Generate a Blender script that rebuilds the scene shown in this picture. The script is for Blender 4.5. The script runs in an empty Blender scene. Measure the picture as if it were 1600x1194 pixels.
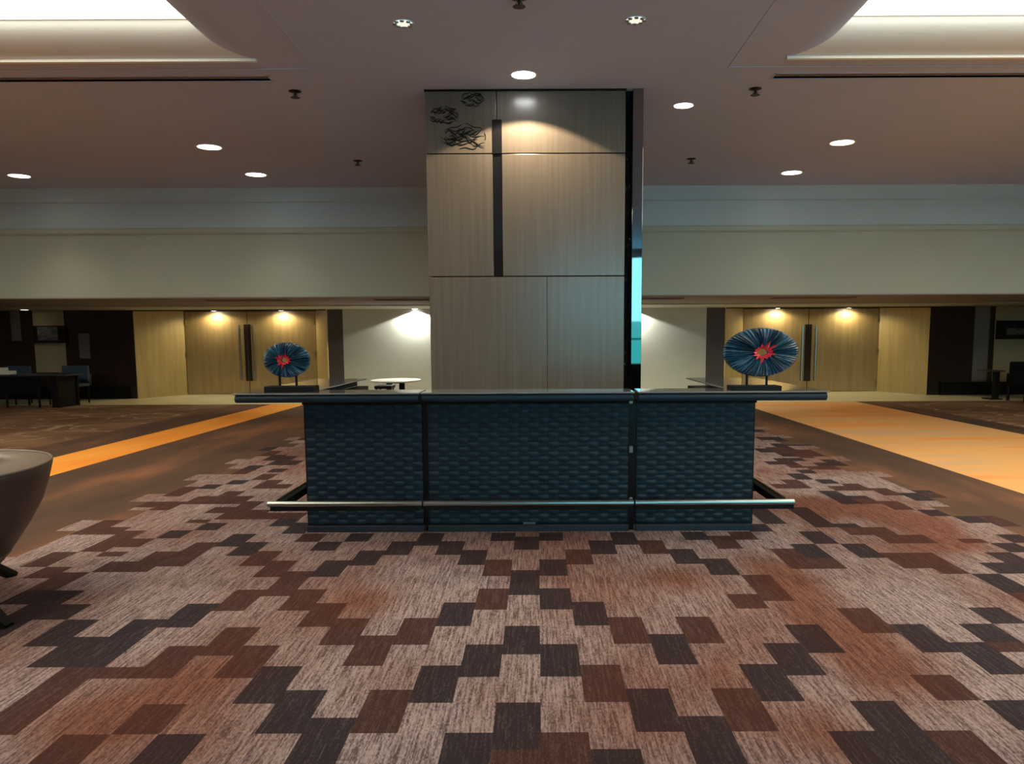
import bpy, bmesh, math, random
from mathutils import Vector, Matrix
random.seed(7)
PI = math.pi
C = bpy.context.scene.collection
SC = bpy.context.scene

# ------------------------------------------------------------------ camera
F, CX, CY, H = 860.0, 840.0, 597.0, 1.535      # focal length and principal point in pixels of a 1600 x 1194 frame
PITCH = math.atan(67 / 860)
ROLL = math.radians(-0.27)
cam_d = bpy.data.cameras.new('camera')
cam = bpy.data.objects.new('camera', cam_d)
C.objects.link(cam)
cam_d.sensor_fit = 'HORIZONTAL'
cam_d.sensor_width = 36
cam_d.lens = 36 * F / 1600
cam_d.shift_x = -(CX - 800) / 1600
cam_d.clip_end = 100
CM = Matrix.Translation((0, 0, H)) @ Matrix.Rotation(PI / 2 - PITCH, 4, 'X') @ Matrix.Rotation(ROLL, 4, 'Z')
cam.matrix_world = CM
SC.camera = cam
SC.view_settings.view_transform = 'Standard'
SC.view_settings.look = 'None'
SC.view_settings.gamma = 1
SC.view_settings.exposure = -0.45
SC.cycles.max_bounces = 8
SC.cycles.sample_clamp_indirect = 4

# world: teal daylight outside the window behind the camera
W = bpy.data.worlds.new('world')
SC.world = W
W.use_nodes = True
nt = W.node_tree
bg = nt.nodes['Background']
tc = nt.nodes.new('ShaderNodeTexCoord')
sx = nt.nodes.new('ShaderNodeSeparateXYZ')
cr = nt.nodes.new('ShaderNodeValToRGB')
cr.color_ramp.elements[0].position = 0.49
cr.color_ramp.elements[0].color = (0.03, 0.28, 0.27, 1)
cr.color_ramp.elements[1].position = 0.53
cr.color_ramp.elements[1].color = (0.22, 0.66, 0.74, 1)
mm = nt.nodes.new('ShaderNodeMath'); mm.operation = 'MULTIPLY_ADD'
mm.inputs[1].default_value = 0.5; mm.inputs[2].default_value = 0.5
nt.links.new(tc.outputs['Generated'], sx.inputs[0])
nt.links.new(sx.outputs['Z'], mm.inputs[0])
nt.links.new(mm.outputs[0], cr.inputs[0])
nt.links.new(cr.outputs[0], bg.inputs[0])
bg.inputs[1].default_value = 0.75

# fixed levels of the place (metres)
ZC = 4.40          # high ceiling
ZS = 2.372         # low soffit at the far side
YF = 10.7          # fascia over the soffit
YW = 14.65         # far wall
YD = 15.7          # doors, set back
YN = -5.0          # window wall behind the camera
XL, XR = -20.0, 20.0
YT = 13.2          # carpet ends, stone begins

def light(name, kind, loc, energy, color, parent=None, **kw):
    d = bpy.data.lights.new(name, kind)
    d.energy = energy
    d.color = color
    for k, v in kw.items():
        if k not in ('rot',): setattr(d, k, v)
    o = bpy.data.objects.new(name, d)
    C.objects.link(o)
    o.location = loc
    o.rotation_euler = kw.get('rot', (0, 0, 0))
    if parent: o.parent = parent
    return o

# daylight entering through the window (area light in the opening, facing into the room)
WX0, WX1, WZ0, WZ1 = 0.2, 8.4, 0.5, 4.2
WZM = 2.1      # brighter sky above, darker greenery below
light('window_daylight', 'AREA', ((WX0 + WX1) / 2, YN - 0.15, (WZ0 + 1.6 + WZ1) / 2), 330, (0.26, 0.76, 0.92),
      rot=(PI / 2, 0, 0), shape='RECTANGLE', size=WX1 - WX0, size_y=WZ1 - WZM)
light('window_daylight', 'AREA', ((WX0 + WX1) / 2, YN - 0.15, (WZ0 + WZM) / 2), 90, (0.08, 0.74, 0.74),
      rot=(PI / 2, 0, 0), shape='RECTANGLE', size=WX1 - WX0, size_y=WZM - WZ0)

# ------------------------------------------------------------------ pixel helpers
def ray(u, v):
    d = CM.to_3x3() @ Vector(((u - CX) / F, -(v - CY) / F, -1))
    return d
def atz(u, v, z):
    d = ray(u, v); t = (z - H) / d.z
    return Vector((0, 0, H)) + d * t
def aty(u, v, y):
    d = ray(u, v); t = y / d.y
    return Vector((0, 0, H)) + d * t

# ------------------------------------------------------------------ materials
def mat(name, col, rough=0.6, metal=0.0, spec=0.5, coat=0.0, emit=None, es=0.0):
    m = bpy.data.materials.new(name)
    m.use_nodes = True
    b = m.node_tree.nodes['Principled BSDF']
    b.inputs['Base Color'].default_value = (*col, 1)
    b.inputs['Roughness'].default_value = rough
    b.inputs['Metallic'].default_value = metal
    b.inputs['Specular IOR Level'].default_value = spec
    b.inputs['Coat Weight'].default_value = coat
    if emit:
        b.inputs['Emission Color'].default_value = (*emit, 1)
        b.inputs['Emission Strength'].default_value = es
    return m

class N:
    """small node-graph helper"""
    def __init__(s, m):
        s.m = m; s.t = m.node_tree; s.b = s.t.nodes['Principled BSDF']
    def n(s, typ, **kw):
        o = s.t.nodes.new(typ)
        for k, v in kw.items(): setattr(o, k, v)
        return o
    def l(s, a, b): s.t.links.new(a, b)
    def coord(s, scale, kind='Object', loc=(0, 0, 0)):
        c = s.n('ShaderNodeTexCoord'); mp = s.n('ShaderNodeMapping')
        mp.inputs['Scale'].default_value = scale
        mp.inputs['Location'].default_value = loc
        s.l(c.outputs[kind], mp.inputs[0])
        return mp.outputs[0]
    def noise(s, vec, scale=1, detail=2, rough=0.5):
        o = s.n('ShaderNodeTexNoise')
        o.inputs['Scale'].default_value = scale
        o.inputs['Detail'].default_value = detail
        o.inputs['Roughness'].default_value = rough
        s.l(vec, o.inputs['Vector'])
        return o.outputs['Fac']
    def ramp(s, fac, stops, interp='LINEAR'):
        o = s.n('ShaderNodeValToRGB')
        r = o.color_ramp; r.interpolation = interp
        while len(r.elements) < len(stops): r.elements.new(0.5)
        for e, (p, c) in zip(r.elements, stops):
            e.position = p; e.color = (*c, 1) if len(c) == 3 else c
        s.l(fac, o.inputs[0])
        return o.outputs[0]
    def mix(s, fac, a, b, mode='MIX'):
        o = s.n('ShaderNodeMix', data_type='RGBA', blend_type=mode)
        for sock, val in ((o.inputs[0], fac), (o.inputs[6], a), (o.inputs[7], b)):
            if hasattr(val, 'is_linked'): s.l(val, sock)
            elif isinstance(val, (int, float)): sock.default_value = val
            else: sock.default_value = (*val, 1)
        return o.outputs[2]
    def bump(s, h, strength=0.3, dist=0.01):
        o = s.n('ShaderNodeBump')
        o.inputs['Strength'].default_value = strength
        o.inputs['Distance'].default_value = dist
        s.l(h, o.inputs['Height'])
        s.l(o.outputs[0], s.b.inputs['Normal'])

def carpet(name, lo, hi, rust, rust_lo, p0=0.36, p1=0.62):
    m = mat(name, hi, 0.95, spec=0.1)
    g = N(m)
    v = g.coord((1, 1, 1))
    fine = g.noise(g.coord((80, 5.5, 1)), 1, 3, 0.72)
    sn = g.n('ShaderNodeVectorMath', operation='SNAP'); sn.inputs[1].default_value = (0.006, 0.010, 1)
    g.l(v, sn.inputs[0])
    wn = g.n('ShaderNodeTexWhiteNoise', noise_dimensions='3D'); g.l(sn.outputs[0], wn.inputs['Vector'])
    ml = g.n('ShaderNodeMath', operation='MULTIPLY_ADD'); ml.inputs[1].default_value = 0.16
    g.l(wn.outputs['Value'], ml.inputs[0])
    sb = g.n('ShaderNodeMath', operation='MULTIPLY_ADD'); sb.inputs[1].default_value = 0.9; sb.inputs[2].default_value = -0.03
    g.l(fine, sb.inputs[0]); g.l(sb.outputs[0], ml.inputs[2])
    c = g.ramp(ml.outputs[0], [(p0, lo), (p1, hi)])
    c2 = g.ramp(ml.outputs[0], [(p0, rust_lo), (p1 + .12, rust)])
    at = g.n('ShaderNodeAttribute', attribute_name='rust')
    big = g.noise(g.coord((1.1, 0.7, 1), loc=(3.1, 1.7, 0)), 1, 2, 0.5)
    bf = g.ramp(big, [(0.40, (0, 0, 0)), (0.66, (.75, .75, .75))])
    ad = g.n('ShaderNodeMath', operation='ADD', use_clamp=True); g.l(at.outputs['Fac'], ad.inputs[0]); g.l(bf, ad.inputs[1])
    g.l(g.mix(ad.outputs[0], c, c2), g.b.inputs['Base Color'])
    g.bump(fine, 0.2, 0.003)
    return m

def grainy(name, c0, c1, scale=(14, 14, 0.7), rough=0.4, spec=0.5, coat=0.0):
    m = mat(name, c0, rough, spec=spec, coat=coat)
    g = N(m)
    a = g.noise(g.coord(scale), 1, 6, 0.65)
    c = g.ramp(a, [(0.3, c0), (0.7, c1)])
    g.l(c, g.b.inputs['Base Color'])
    return m

def plaster(name, c, amt=0.06, rough=0.9):
    m = mat(name, c, rough, spec=0.2)
    g = N(m)
    a = g.noise(g.coord((1.3, 1.3, 1.3)), 1, 4, 0.6)
    k = tuple(x * (1 - amt) for x in c); k2 = tuple(min(1, x * (1 + amt)) for x in c)
    g.l(g.ramp(a, [(0.3, k), (0.7, k2)]), g.b.inputs['Base Color'])
    return m

M = {}
M['c_light'] = carpet('carpet_light', (0.105, 0.066, 0.068), (0.42, 0.315, 0.31), (0.30, 0.135, 0.095), (0.10, 0.038, 0.030))
M['c_dark'] = carpet('carpet_dark', (0.035, 0.025, 0.031), (0.15, 0.12, 0.125), (0.12, 0.055, 0.045), (0.04, 0.02, 0.02), 0.50, 0.95)
M['c_brown'] = carpet('carpet_brown', (0.060, 0.029, 0.027), (0.17, 0.10, 0.085), (0.17, 0.07, 0.045), (0.07, 0.025, 0.02), 0.46, 0.92)
def sweep(name, stops, scale, detail=4):
    m = mat(name, stops[0][1], 0.95, spec=0.1); g = N(m)
    g.l(g.ramp(g.noise(g.coord(scale), 1, detail, 0.6), stops), g.b.inputs['Base Color'])
    return m
M['c_border'] = sweep('carpet_border', [(0.35, (0.080, 0.052, 0.041)), (0.5, (0.115, 0.066, 0.048)), (0.68, (0.25, 0.115, 0.065))], (0.9, 0.35, 1))
M['c_orange'] = sweep('carpet_orange', [(0.35, (0.92, 0.31, 0.05)), (0.7, (0.97, 0.42, 0.08))], (2, 0.6, 1))
M['c_peach'] = sweep('carpet_peach', [(0.36, (0.88, 0.32, 0.09)), (0.45, (0.80, 0.42, 0.16)), (0.54, (0.78, 0.42, 0.17)), (0.68, (0.52, 0.40, 0.30))], (0.22, 1.3, 1))
def cracked():
    m = mat('carpet_veined', (0.2, 0.1, 0.05), 0.95, spec=0.1); g = N(m)
    v = g.coord((1.0, 1.6, 1))
    w = g.noise(v, 1.5, 3, 0.6)
    vo = g.n('ShaderNodeTexVoronoi', feature='DISTANCE_TO_EDGE'); vo.inputs['Scale'].default_value = 1.1
    mx = g.n('ShaderNodeVectorMath', operation='ADD')
    g.l(v, mx.inputs[0]); g.l(w, mx.inputs[1]); g.l(mx.outputs[0], vo.inputs['Vector'])
    base = g.ramp(g.noise(g.coord((0.5, 1, 1)), 1, 3), [(0.35, (0.15, 0.08, 0.05)), (0.7, (0.28, 0.165, 0.10))])
    f = g.ramp(vo.outputs['Distance'], [(0.02, (1, 1, 1)), (0.07, (0, 0, 0))])
    f2 = g.ramp(g.noise(v, 0.8, 2), [(0.42, (0, 0, 0)), (0.6, (0.7, 0.7, 0.7))])
    f3 = g.mix(1.0, f, f2, 'MULTIPLY')
    g.l(g.mix(f3, base, (0.50, 0.36, 0.24)), g.b.inputs['Base Color'])
    return m
M['c_veined'] = cracked()
M['stone'] = plaster('pale_stone', (0.72, 0.64, 0.42), 0.12, 0.35)
M['ceil'] = plaster('ceiling_paint', (0.50, 0.55, 0.75), 0.02)
M['cove'] = mat('cove_paint', (0.80, 0.87, 0.93), 0.8)
M['slotgrey'] = mat('slot_grey', (0.35, 0.29, 0.30), 0.7)
M['ceil_low'] = plaster('soffit_paint', (0.27, 0.235, 0.225), 0.03)
M['fascia'] = plaster('fascia_paint', (0.44, 0.48, 0.42), 0.02)
M['fascia_up'] = plaster('cornice_paint', (0.50, 0.60, 0.66), 0.02)
M['wallgrey'] = plaster('wall_grey', (0.46, 0.46, 0.42), 0.04, 0.6)
M['walldark'] = grainy('wall_dark_timber', (0.016, 0.009, 0.008), (0.03, 0.016, 0.013), rough=0.35)
M['pier'] = plaster('pier_paint', (0.07, 0.06, 0.062), 0.06, 0.5)
M['beige'] = plaster('beige_inset', (0.34, 0.29, 0.18), 0.08)
M['greyinset'] = plaster('grey_inset', (0.17, 0.16, 0.14), 0.08)
M['roomwall'] = plaster('room_wall', (0.35, 0.31, 0.28), 0.03)
M['doorwood'] = grainy('door_veneer', (0.34, 0.235, 0.105), (0.46, 0.33, 0.16), (9, 9, 0.5), 0.45)
M['doorwood2'] = grainy('jamb_veneer', (0.40, 0.29, 0.12), (0.52, 0.39, 0.18), (9, 9, 0.5), 0.45)
M['veneer'] = grainy('column_veneer', (0.128, 0.103, 0.084), (0.168, 0.138, 0.115), (20, 20, 0.6), 0.26, 0.6)
M['black'] = mat('black_lacquer', (0.007, 0.007, 0.008), 0.3, spec=0.25)
M['blackmatt'] = mat('black_matt', (0.006, 0.0055, 0.006), 0.6, spec=0.2)
M['slot'] = mat('black_glass', (0.01, 0.01, 0.012), 0.08, spec=0.7)
M['mirror'] = mat('smoked_mirror', (0.27, 0.28, 0.28), 0.03, 1.0)
M['steel'] = mat('brushed_steel', (0.36, 0.40, 0.40), 0.28, 1.0)
M['brass'] = mat('aged_brass', (0.45, 0.38, 0.22), 0.35, 1.0)
M['white'] = mat('white_plastic', (0.75, 0.74, 0.72), 0.5)
M['trimwhite'] = mat('cove_bead', (0.85, 0.84, 0.82), 0.5)
M['granite'] = mat('counter_granite', (0.36, 0.40, 0.42), 0.02, metal=0.45, spec=1.0, coat=1.0)
M['granite'].node_tree.nodes['Principled BSDF'].inputs['IOR'].default_value = 1.9
M['navy'] = mat('navy_leather', (0.013, 0.040, 0.066), 0.55, spec=0.3)
g = N(M['navy'])
g.l(g.ramp(g.noise(g.coord((6, 6, 9)), 1, 3), [(0.3, (0.005, 0.015, 0.029)), (0.7, (0.008, 0.024, 0.041))]), g.b.inputs['Base Color'])
M['navy_weft'] = mat('navy_leather_weft', (0.012, 0.027, 0.040), 0.5, spec=0.35)
M['navyplain'] = mat('navy_trim', (0.010, 0.026, 0.042), 0.5, spec=0.35)
M['plinth'] = mat('slate_plinth', (0.024, 0.03, 0.042), 0.5)
M['glow'] = mat('cove_glow', (1, 1, 1), 0.8, emit=(1.0, 0.92, 0.70), es=5.0)
M['lamp'] = mat('lamp_warm', (1, 1, 1), 0.8, emit=(1.0, 0.90, 0.70), es=9)
M['lampcool'] = mat('lamp_white', (1, 1, 1), 0.8, emit=(0.96, 1.0, 1.0), es=30)
M['lampdim'] = mat('lamp_dim', (0.9, 0.9, 0.8), 0.3, emit=(1.0, 0.95, 0.80), es=1.2)
M['ember'] = mat('red_glaze', (0.75, 0.03, 0.05), 0.25)
M['tub'] = grainy('brown_leather', (0.035, 0.018, 0.016), (0.06, 0.03, 0.026), (8, 8, 8), 0.4)
M['tubin'] = grainy('taupe_leather', (0.16, 0.12, 0.10), (0.22, 0.17, 0.14), (8, 8, 8), 0.4)
M['chairblue'] = mat('blue_upholstery', (0.03, 0.06, 0.11), 0.7)
M['darkcloth'] = mat('dark_cloth', (0.007, 0.007, 0.009), 0.9, spec=0.1)
M['tablewhite'] = mat('white_laminate', (0.8, 0.8, 0.76), 0.3)
M['glassy'] = mat('window_glass', (0.9, 0.98, 1.0), 0.0)
_g = M['glassy'].node_tree.nodes['Principled BSDF']
_g.inputs['Transmission Weight'].default_value = 1.0; _g.inputs['IOR'].default_value = 1.02
M['latch'] = mat('dull_steel', (0.5, 0.5, 0.5), 0.35, 1.0)
M['frame'] = mat('window_metal', (0.03, 0.03, 0.035), 0.4, 0.6)
M['print'] = mat('sign_print', (0.09, 0.09, 0.10), 0.4)
g = N(M['print'])
g.l(g.ramp(g.noise(g.coord((5, 5, 14)), 1, 5, 0.8), [(0.42, (0.02, 0.02, 0.024)), (0.6, (0.14, 0.14, 0.15))]), g.b.inputs['Base Color'])
M['glitter'] = mat('ornate_black_mirror', (0.04, 0.04, 0.045), 0.12, 0.6)
g = N(M['glitter'])
_n = g.noise(g.coord((40, 40, 22)), 1, 3, 0.8)
g.bump(_n, 1.0, 0.03)
g.l(g.ramp(_n, [(0.60, (0.008, 0.008, 0.01)), (0.72, (0.4, 0.4, 0.38))]), g.b.inputs['Base Color'])
g.b.inputs['Metallic'].default_value = 0.85

def shell_mat(name, seed):
    m = mat(name, (0.02, 0.06, 0.12), 0.32); g = N(m)
    c = g.n('ShaderNodeTexCoord'); s = g.n('ShaderNodeSeparateXYZ'); g.l(c.outputs['Object'], s.inputs[0])
    mx = g.n('ShaderNodeMath', operation='MULTIPLY'); mx.inputs[1].default_value = 1.45; g.l(s.outputs['Z'], mx.inputs[0])
    at = g.n('ShaderNodeMath', operation='ARCTAN2'); g.l(mx.outputs[0], at.inputs[0]); g.l(s.outputs['X'], at.inputs[1])
    cb = g.n('ShaderNodeCombineXYZ'); g.l(at.outputs[0], cb.inputs[0])
    vl = g.n('ShaderNodeVectorMath', operation='LENGTH'); g.l(c.outputs['Object'], vl.inputs[0])
    g.l(vl.outputs['Value'], cb.inputs[1]); cb.inputs[2].default_value = seed
    mp = g.n('ShaderNodeMapping'); mp.inputs['Scale'].default_value = (9, 4, 1); g.l(cb.outputs[0], mp.inputs[0])
    a = g.noise(mp.outputs[0], 1, 3, 0.7)
    col = g.ramp(a, [(0.34, (0.003, 0.008, 0.018)), (0.46, (0.008, 0.04, 0.09)), (0.54, (0.02, 0.07, 0.09)),
                     (0.60, (0.02, 0.13, 0.26)), (0.68, (0.25, 0.28, 0.36))])
    g.l(col, g.b.inputs['Base Color'])
    g.bump(a, 0.5, 0.01)
    return m
M['shell_a'] = shell_mat('glazed_blue_ribs', 1.0)
M['shell_b'] = shell_mat('glazed_teal_ribs', 7.0)

# ------------------------------------------------------------------ mesh helpers
def bx(bm, x0, x1, y0, y1, z0, z1, mi=0):
    vs = [bm.verts.new(p) for p in ((x0, y0, z0), (x1, y0, z0), (x1, y1, z0), (x0, y1, z0),
                                    (x0, y0, z1), (x1, y0, z1), (x1, y1, z1), (x0, y1, z1))]
    for f in ((0, 3, 2, 1), (4, 5, 6, 7), (0, 1, 5, 4), (1, 2, 6, 5), (2, 3, 7, 6), (3, 0, 4, 7)):
        bm.faces.new([vs[i] for i in f]).material_index = mi
def quad(bm, pts, mi=0):
    f = bm.faces.new([bm.verts.new(p) for p in pts]); f.material_index = mi
    return f
def frame_of(d):
    d = Vector(d).normalized()
    a = Vector((0, 0, 1)) if abs(d.z) < 0.9 else Vector((1, 0, 0))
    u = d.cross(a).normalized(); return u, d.cross(u).normalized()
def tube(bm, pts, r, n=12, mi=0, cap=True):
    rs = r if isinstance(r, (list, tuple)) else [r] * len(pts)
    pts = [Vector(p) for p in pts]; rings = []
    for i, p in enumerate(pts):
        d = (pts[min(i + 1, len(pts) - 1)] - pts[max(i - 1, 0)])
        u, w = frame_of(d)
        rings.append([bm.verts.new(p + (u * math.cos(2 * PI * k / n) + w * math.sin(2 * PI * k / n)) * rs[i]) for k in range(n)])
    for a, b in zip(rings, rings[1:]):
        for k in range(n):
            bm.faces.new((a[k], a[(k + 1) % n], b[(k + 1) % n], b[k])).material_index = mi
    if cap:
        bm.faces.new(rings[0][::-1]).material_index = mi; bm.faces.new(rings[-1]).material_index = mi
def lathe(bm, prof, n=32, sx=1.0, sy=1.0, cap=True, at=(0, 0, 0)):
    rings = []
    for r, z in prof:
        rings.append([bm.verts.new((at[0] + r * sx * math.cos(2 * PI * k / n), at[1] + r * sy * math.sin(2 * PI * k / n), at[2] + z)) for k in range(n)])
    for a, b in zip(rings, rings[1:]):
        for k in range(n): bm.faces.new((a[k], a[(k + 1) % n], b[(k + 1) % n], b[k]))
    if cap:
        bm.faces.new(rings[0][::-1]); bm.faces.new(rings[-1])
def obj(name, bm, m, parent=None, bevel=0.0, smooth=False, loc=None, seg=2):
    bmesh.ops.recalc_face_normals(bm, faces=bm.faces[:])
    me = bpy.data.meshes.new(name); bm.to_mesh(me); bm.free()
    for x in (m if isinstance(m, (list, tuple)) else [m]): me.materials.append(M[x] if isinstance(x, str) else x)
    o = bpy.data.objects.new(name, me); C.objects.link(o)
    if parent: o.parent = parent
    if loc: o.location = loc
    if bevel:
        b = o.modifiers.new('bevel', 'BEVEL'); b.width = bevel; b.segments = seg; b.limit_method = 'ANGLE'
    if smooth:
        for p in me.polygons: p.use_smooth = True
    return o
def box(name, b, m, parent=None, bevel=0.0, kind=None, seg=2):
    """a box as one object; its origin stays at the parent's origin"""
    bm = bmesh.new(); bx(bm, *b)
    o = obj(name, bm, m, parent, bevel, seg=seg)
    if kind: o['kind'] = kind
    return o
def thing(name, label, cat, loc=(0, 0, 0), rz=0, group=None, kind=None):
    o = bpy.data.objects.new(name, None); C.objects.link(o)
    o.empty_display_size = 0.1
    o.location = loc; o.rotation_euler = (0, 0, rz)
    if kind: o['kind'] = kind
    if label: o['label'] = label
    if cat: o['category'] = cat
    if group: o['group'] = group
    return o
def dup(root, loc, label, group=None, rz=None):
    r = root.copy(); C.objects.link(r); r.location = loc; r['label'] = label
    if group: r['group'] = group
    if rz is not None: r.rotation_euler = (0, 0, rz)
    for ch in list(root.children):
        c = ch.copy(); C.objects.link(c); c.parent = r
        for gch in ch.children:
            d = gch.copy(); C.objects.link(d); d.parent = c
    return r
def struct(o): o['kind'] = 'structure'; return o

# ------------------------------------------------------------------ floor
Q = 0.0893; K0 = 1.952; CW = 0.187; X0 = 0.006          # carpet cell pitch
NB = 21
def vy(v, u=840): return atz(u, v, 0).y
def build_floor():
    kmin = int(math.floor((YN - K0) / Q)); kmax = int(math.floor((YT - K0) / Q))
    cells = {}
    def rects(ox, oy, sc, cls, lst):
        for x0, x1, y0, y1 in lst:
            u0, u1, va, vb = ox + x0 * sc, ox + x1 * sc, oy + y0 * sc, oy + y1 * sc
            um = (u0 + u1) / 2
            pa, pb = atz(um, va, 0), atz(um, vb, 0)
            kb, ka = round((pb.y - K0) / Q), round((pa.y - K0) / Q)
            ka = max(ka, kb + 1)
            xa, xb = atz(u0, va, 0).x, atz(u1, va, 0).x
            ca, cb = round((xa - X0) / CW), round((xb - X0) / CW)
            cb = max(cb, ca + 1)
            for c in range(ca, cb):
                for k in range(kb, ka): cells[(c, k)] = cls
    s = 0.3132
    # rust toned light areas first, then browns, then darks
    rects(1240, 820, s, 'R', [(250, 520, 520, 640), (330, 560, 640, 900), (0, 150, 330, 480), (430, 780, 60, 130), (130, 400, 440, 520), (920, 1149, 340, 470), (700, 900, 95, 145)])
    rects(940, 820, s, 'R', [(540, 700, 400, 520), (560, 700, 520, 715), (580, 720, 715, 830), (720, 860, 905, 1194), (770, 900, 180, 260), (900, 1060, 260, 400), (1100, 1277, 440, 620), (230, 520, 240, 330), (360, 520, 475, 607)])
    rects(0, 820, s, 'R', [(0, 130, 600, 700), (380, 620, 890, 1030), (900, 1150, 700, 860), (600, 740, 30, 110)])
    rects(300, 820, s, 'R', [(0, 210, 760, 850), (820, 1000, 330, 470), (930, 1100, 700, 830)])
    rects(1180, 640, .2625, 'R', [(320, 430, 360, 382), (30, 170, 350, 385), (240, 640, 530, 640), (640, 1000, 640, 730)])
    rects(640, 820, s, 'B', [(775, 900, 125, 200), (335, 490, 322, 430), (0, 120, 473, 603), (985, 1145, 475, 607), (840, 1045, 708, 892), (650, 890, 1040, 1200), (1150, 1260, 80, 150), (380, 500, 175, 255)])
    rects(300, 820, s, 'B', [(545, 660, 40, 80), (320, 430, 130, 205), (380, 510, 178, 257), (470, 600, 232, 355), (510, 665, 325, 430), (615, 770, 393, 515), (735, 880, 473, 603), (840, 1010, 557, 712),
        (180, 325, 515, 652), (895, 1115, 830, 1045), (270, 440, 605, 770), (230, 360, 325, 430)])
    rects(0, 820, s, 'B', [(960, 1120, 85, 155), (830, 1000, 133, 205), (640, 800, 185, 240), (500, 650, 185, 240), (880, 1060, 605, 770), (560, 750, 708, 770), (400, 560, 708, 830), (200, 400, 825, 950), (60, 220, 940, 1040),
        (330, 620, 1035, 1200), (740, 900, 885, 1040), (1130, 1290, 515, 610), (280, 420, 130, 160), (230, 350, 160, 200), (260, 420, 240, 300)])
    rects(940, 820, s, 'B', [(190, 300, 80, 150), (545, 665, 62, 128), (620, 760, 38, 85), (850, 1000, 130, 210), (685, 800, 238, 365), (605, 760, 332, 437), (365, 500, 475, 607), (555, 760, 833, 1045)])
    rects(1240, 820, s, 'B', [(440, 560, 140, 212), (640, 780, 190, 260), (190, 350, 405, 480), (320, 460, 480, 520), (520, 720, 720, 905), (640, 870, 1047, 1200), (0, 70, 150, 210), (400, 640, 60, 100)])
    rects(80, 640, .25, 'B', [(1310, 1440, 435, 470), (1340, 1480, 465, 500), (1100, 1210, 505, 545), (950, 1110, 540, 585), (830, 960, 570, 600), (690, 830, 575, 630), (1120, 1260, 540, 585), (1190, 1340, 568, 625),
        (1330, 1560, 640, 680), (960, 1130, 712, 765), (400, 540, 740, 780), (420, 560, 780, 860)])
    rects(1180, 640, .2625, 'B', [(260, 380, 235, 260), (220, 340, 262, 285), (300, 450, 335, 360), (110, 270, 440, 475), (170, 290, 415, 445), (540, 660, 445, 480), (690, 800, 470, 515), (740, 850, 543, 590), (850, 960, 578, 595)])
    rects(640, 820, s, 'D', [(400, 520, 38, 80), (645, 765, 38, 80), (1000, 1120, 42, 100), (50, 165, 40, 100), (145, 270, 78, 150), (520, 645, 60, 125), (890, 1010, 80, 150), (255, 378, 125, 200), (645, 775, 175, 258),
        (500, 640, 228, 355), (640, 795, 325, 430), (175, 325, 393, 512), (805, 965, 395, 515), (475, 645, 508, 650), (275, 450, 600, 765), (645, 825, 603, 765), (60, 260, 710, 892), (435, 650, 885, 1115),
        (1075, 1300, 830, 1045), (175, 400, 1038, 1200)])
    rects(300, 820, s, 'D', [(790, 900, 38, 80), (610, 735, 80, 130), (985, 1105, 80, 150), (830, 970, 128, 203), (660, 790, 178, 257), (215, 325, 40, 103), (250, 385, 82, 152), (0, 115, 397, 510), (395, 550, 708, 892),
        (465, 670, 833, 1045), (600, 825, 970, 1200), (-60, 90, 1045, 1200)])
    rects(0, 820, s, 'D', [(870, 1010, 28, 70), (670, 850, 473, 605), (390, 660, 557, 605), (330, 600, 605, 708), (300, 490, 475, 605), (270, 470, 397, 475), (290, 430, 330, 397), (120, 290, 330, 400), (50, 170, 330, 360), (200, 330, 400, 600),
        (860, 1050, 1045, 1200), (1000, 1140, 0, 28)])
    rects(940, 820, s, 'D', [(385, 505, 38, 80), (750, 850, 0, 42), (345, 465, 127, 205), (490, 625, 180, 260), (930, 1080, 85, 155), (990, 1115, 42, 105), (225, 370, 563, 712), (915, 1060, 518, 660), (810, 1000, 612, 775),
        (700, 880, 715, 900), (385, 600, 970, 1200), (1115, 1300, 1045, 1200)])
    rects(1240, 820, s, 'D', [(210, 340, 90, 160), (860, 980, 250, 340), (840, 980, 410, 490), (790, 980, 490, 615), (730, 880, 575, 730), (455, 620, 488, 620), (600, 740, 575, 620), (850, 1060, 848, 1055), (300, 490, 900, 1045),
        (490, 640, 1047, 1200), (1000, 1149, 58, 95), (980, 1149, 95, 140), (910, 1100, 145, 190), (900, 1149, 190, 250)])
    rects(80, 640, .25, 'D', [(1370, 1520, 295, 322), (1430, 1560, 320, 345), (1360, 1500, 370, 395), (1200, 1330, 350, 405), (1280, 1380, 400, 445), (1110, 1240, 440, 468), (980, 1110, 465, 500), (1400, 1560, 680, 720),
        (1490, 1600, 712, 770), (740, 900, 757, 805), (1110, 1270, 775, 825)])
    rects(1180, 640, .2625, 'D', [(30, 110, 165, 185), (150, 230, 185, 215), (70, 160, 205, 235), (260, 350, 200, 215), (370, 480, 255, 275), (110, 240, 285, 305), (60, 180, 305, 330), (390, 500, 295, 315), (360, 480, 315, 340),
        (560, 680, 315, 335), (230, 330, 355, 378), (190, 300, 378, 400), (220, 330, 400, 420), (380, 500, 415, 445), (890, 1060, 470, 500), (890, 1050, 500, 540), (390, 490, 485, 520), (480, 640, 515, 555),
        (970, 1080, 588, 630), (1090, 1260, 625, 670), (210, 330, 580, 650), (0, 60, 585, 690), (0, 150, 620, 690), (300, 430, 640, 695), (440, 600, 680, 730)])
    rects(1180, 640, .2625, 'B', [(960, 1040, 455, 490), (1000, 1100, 500, 545), (1230, 1330, 580, 625), (1250, 1400, 625, 665), (1350, 1500, 660, 700), (1180, 1260, 540, 580), (500, 560, 270, 300), (640, 760, 318, 345), (300, 420, 245, 262), (60, 180, 225, 262), (150, 260, 330, 352), (440, 560, 455, 485), (560, 700, 530, 560)])
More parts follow.
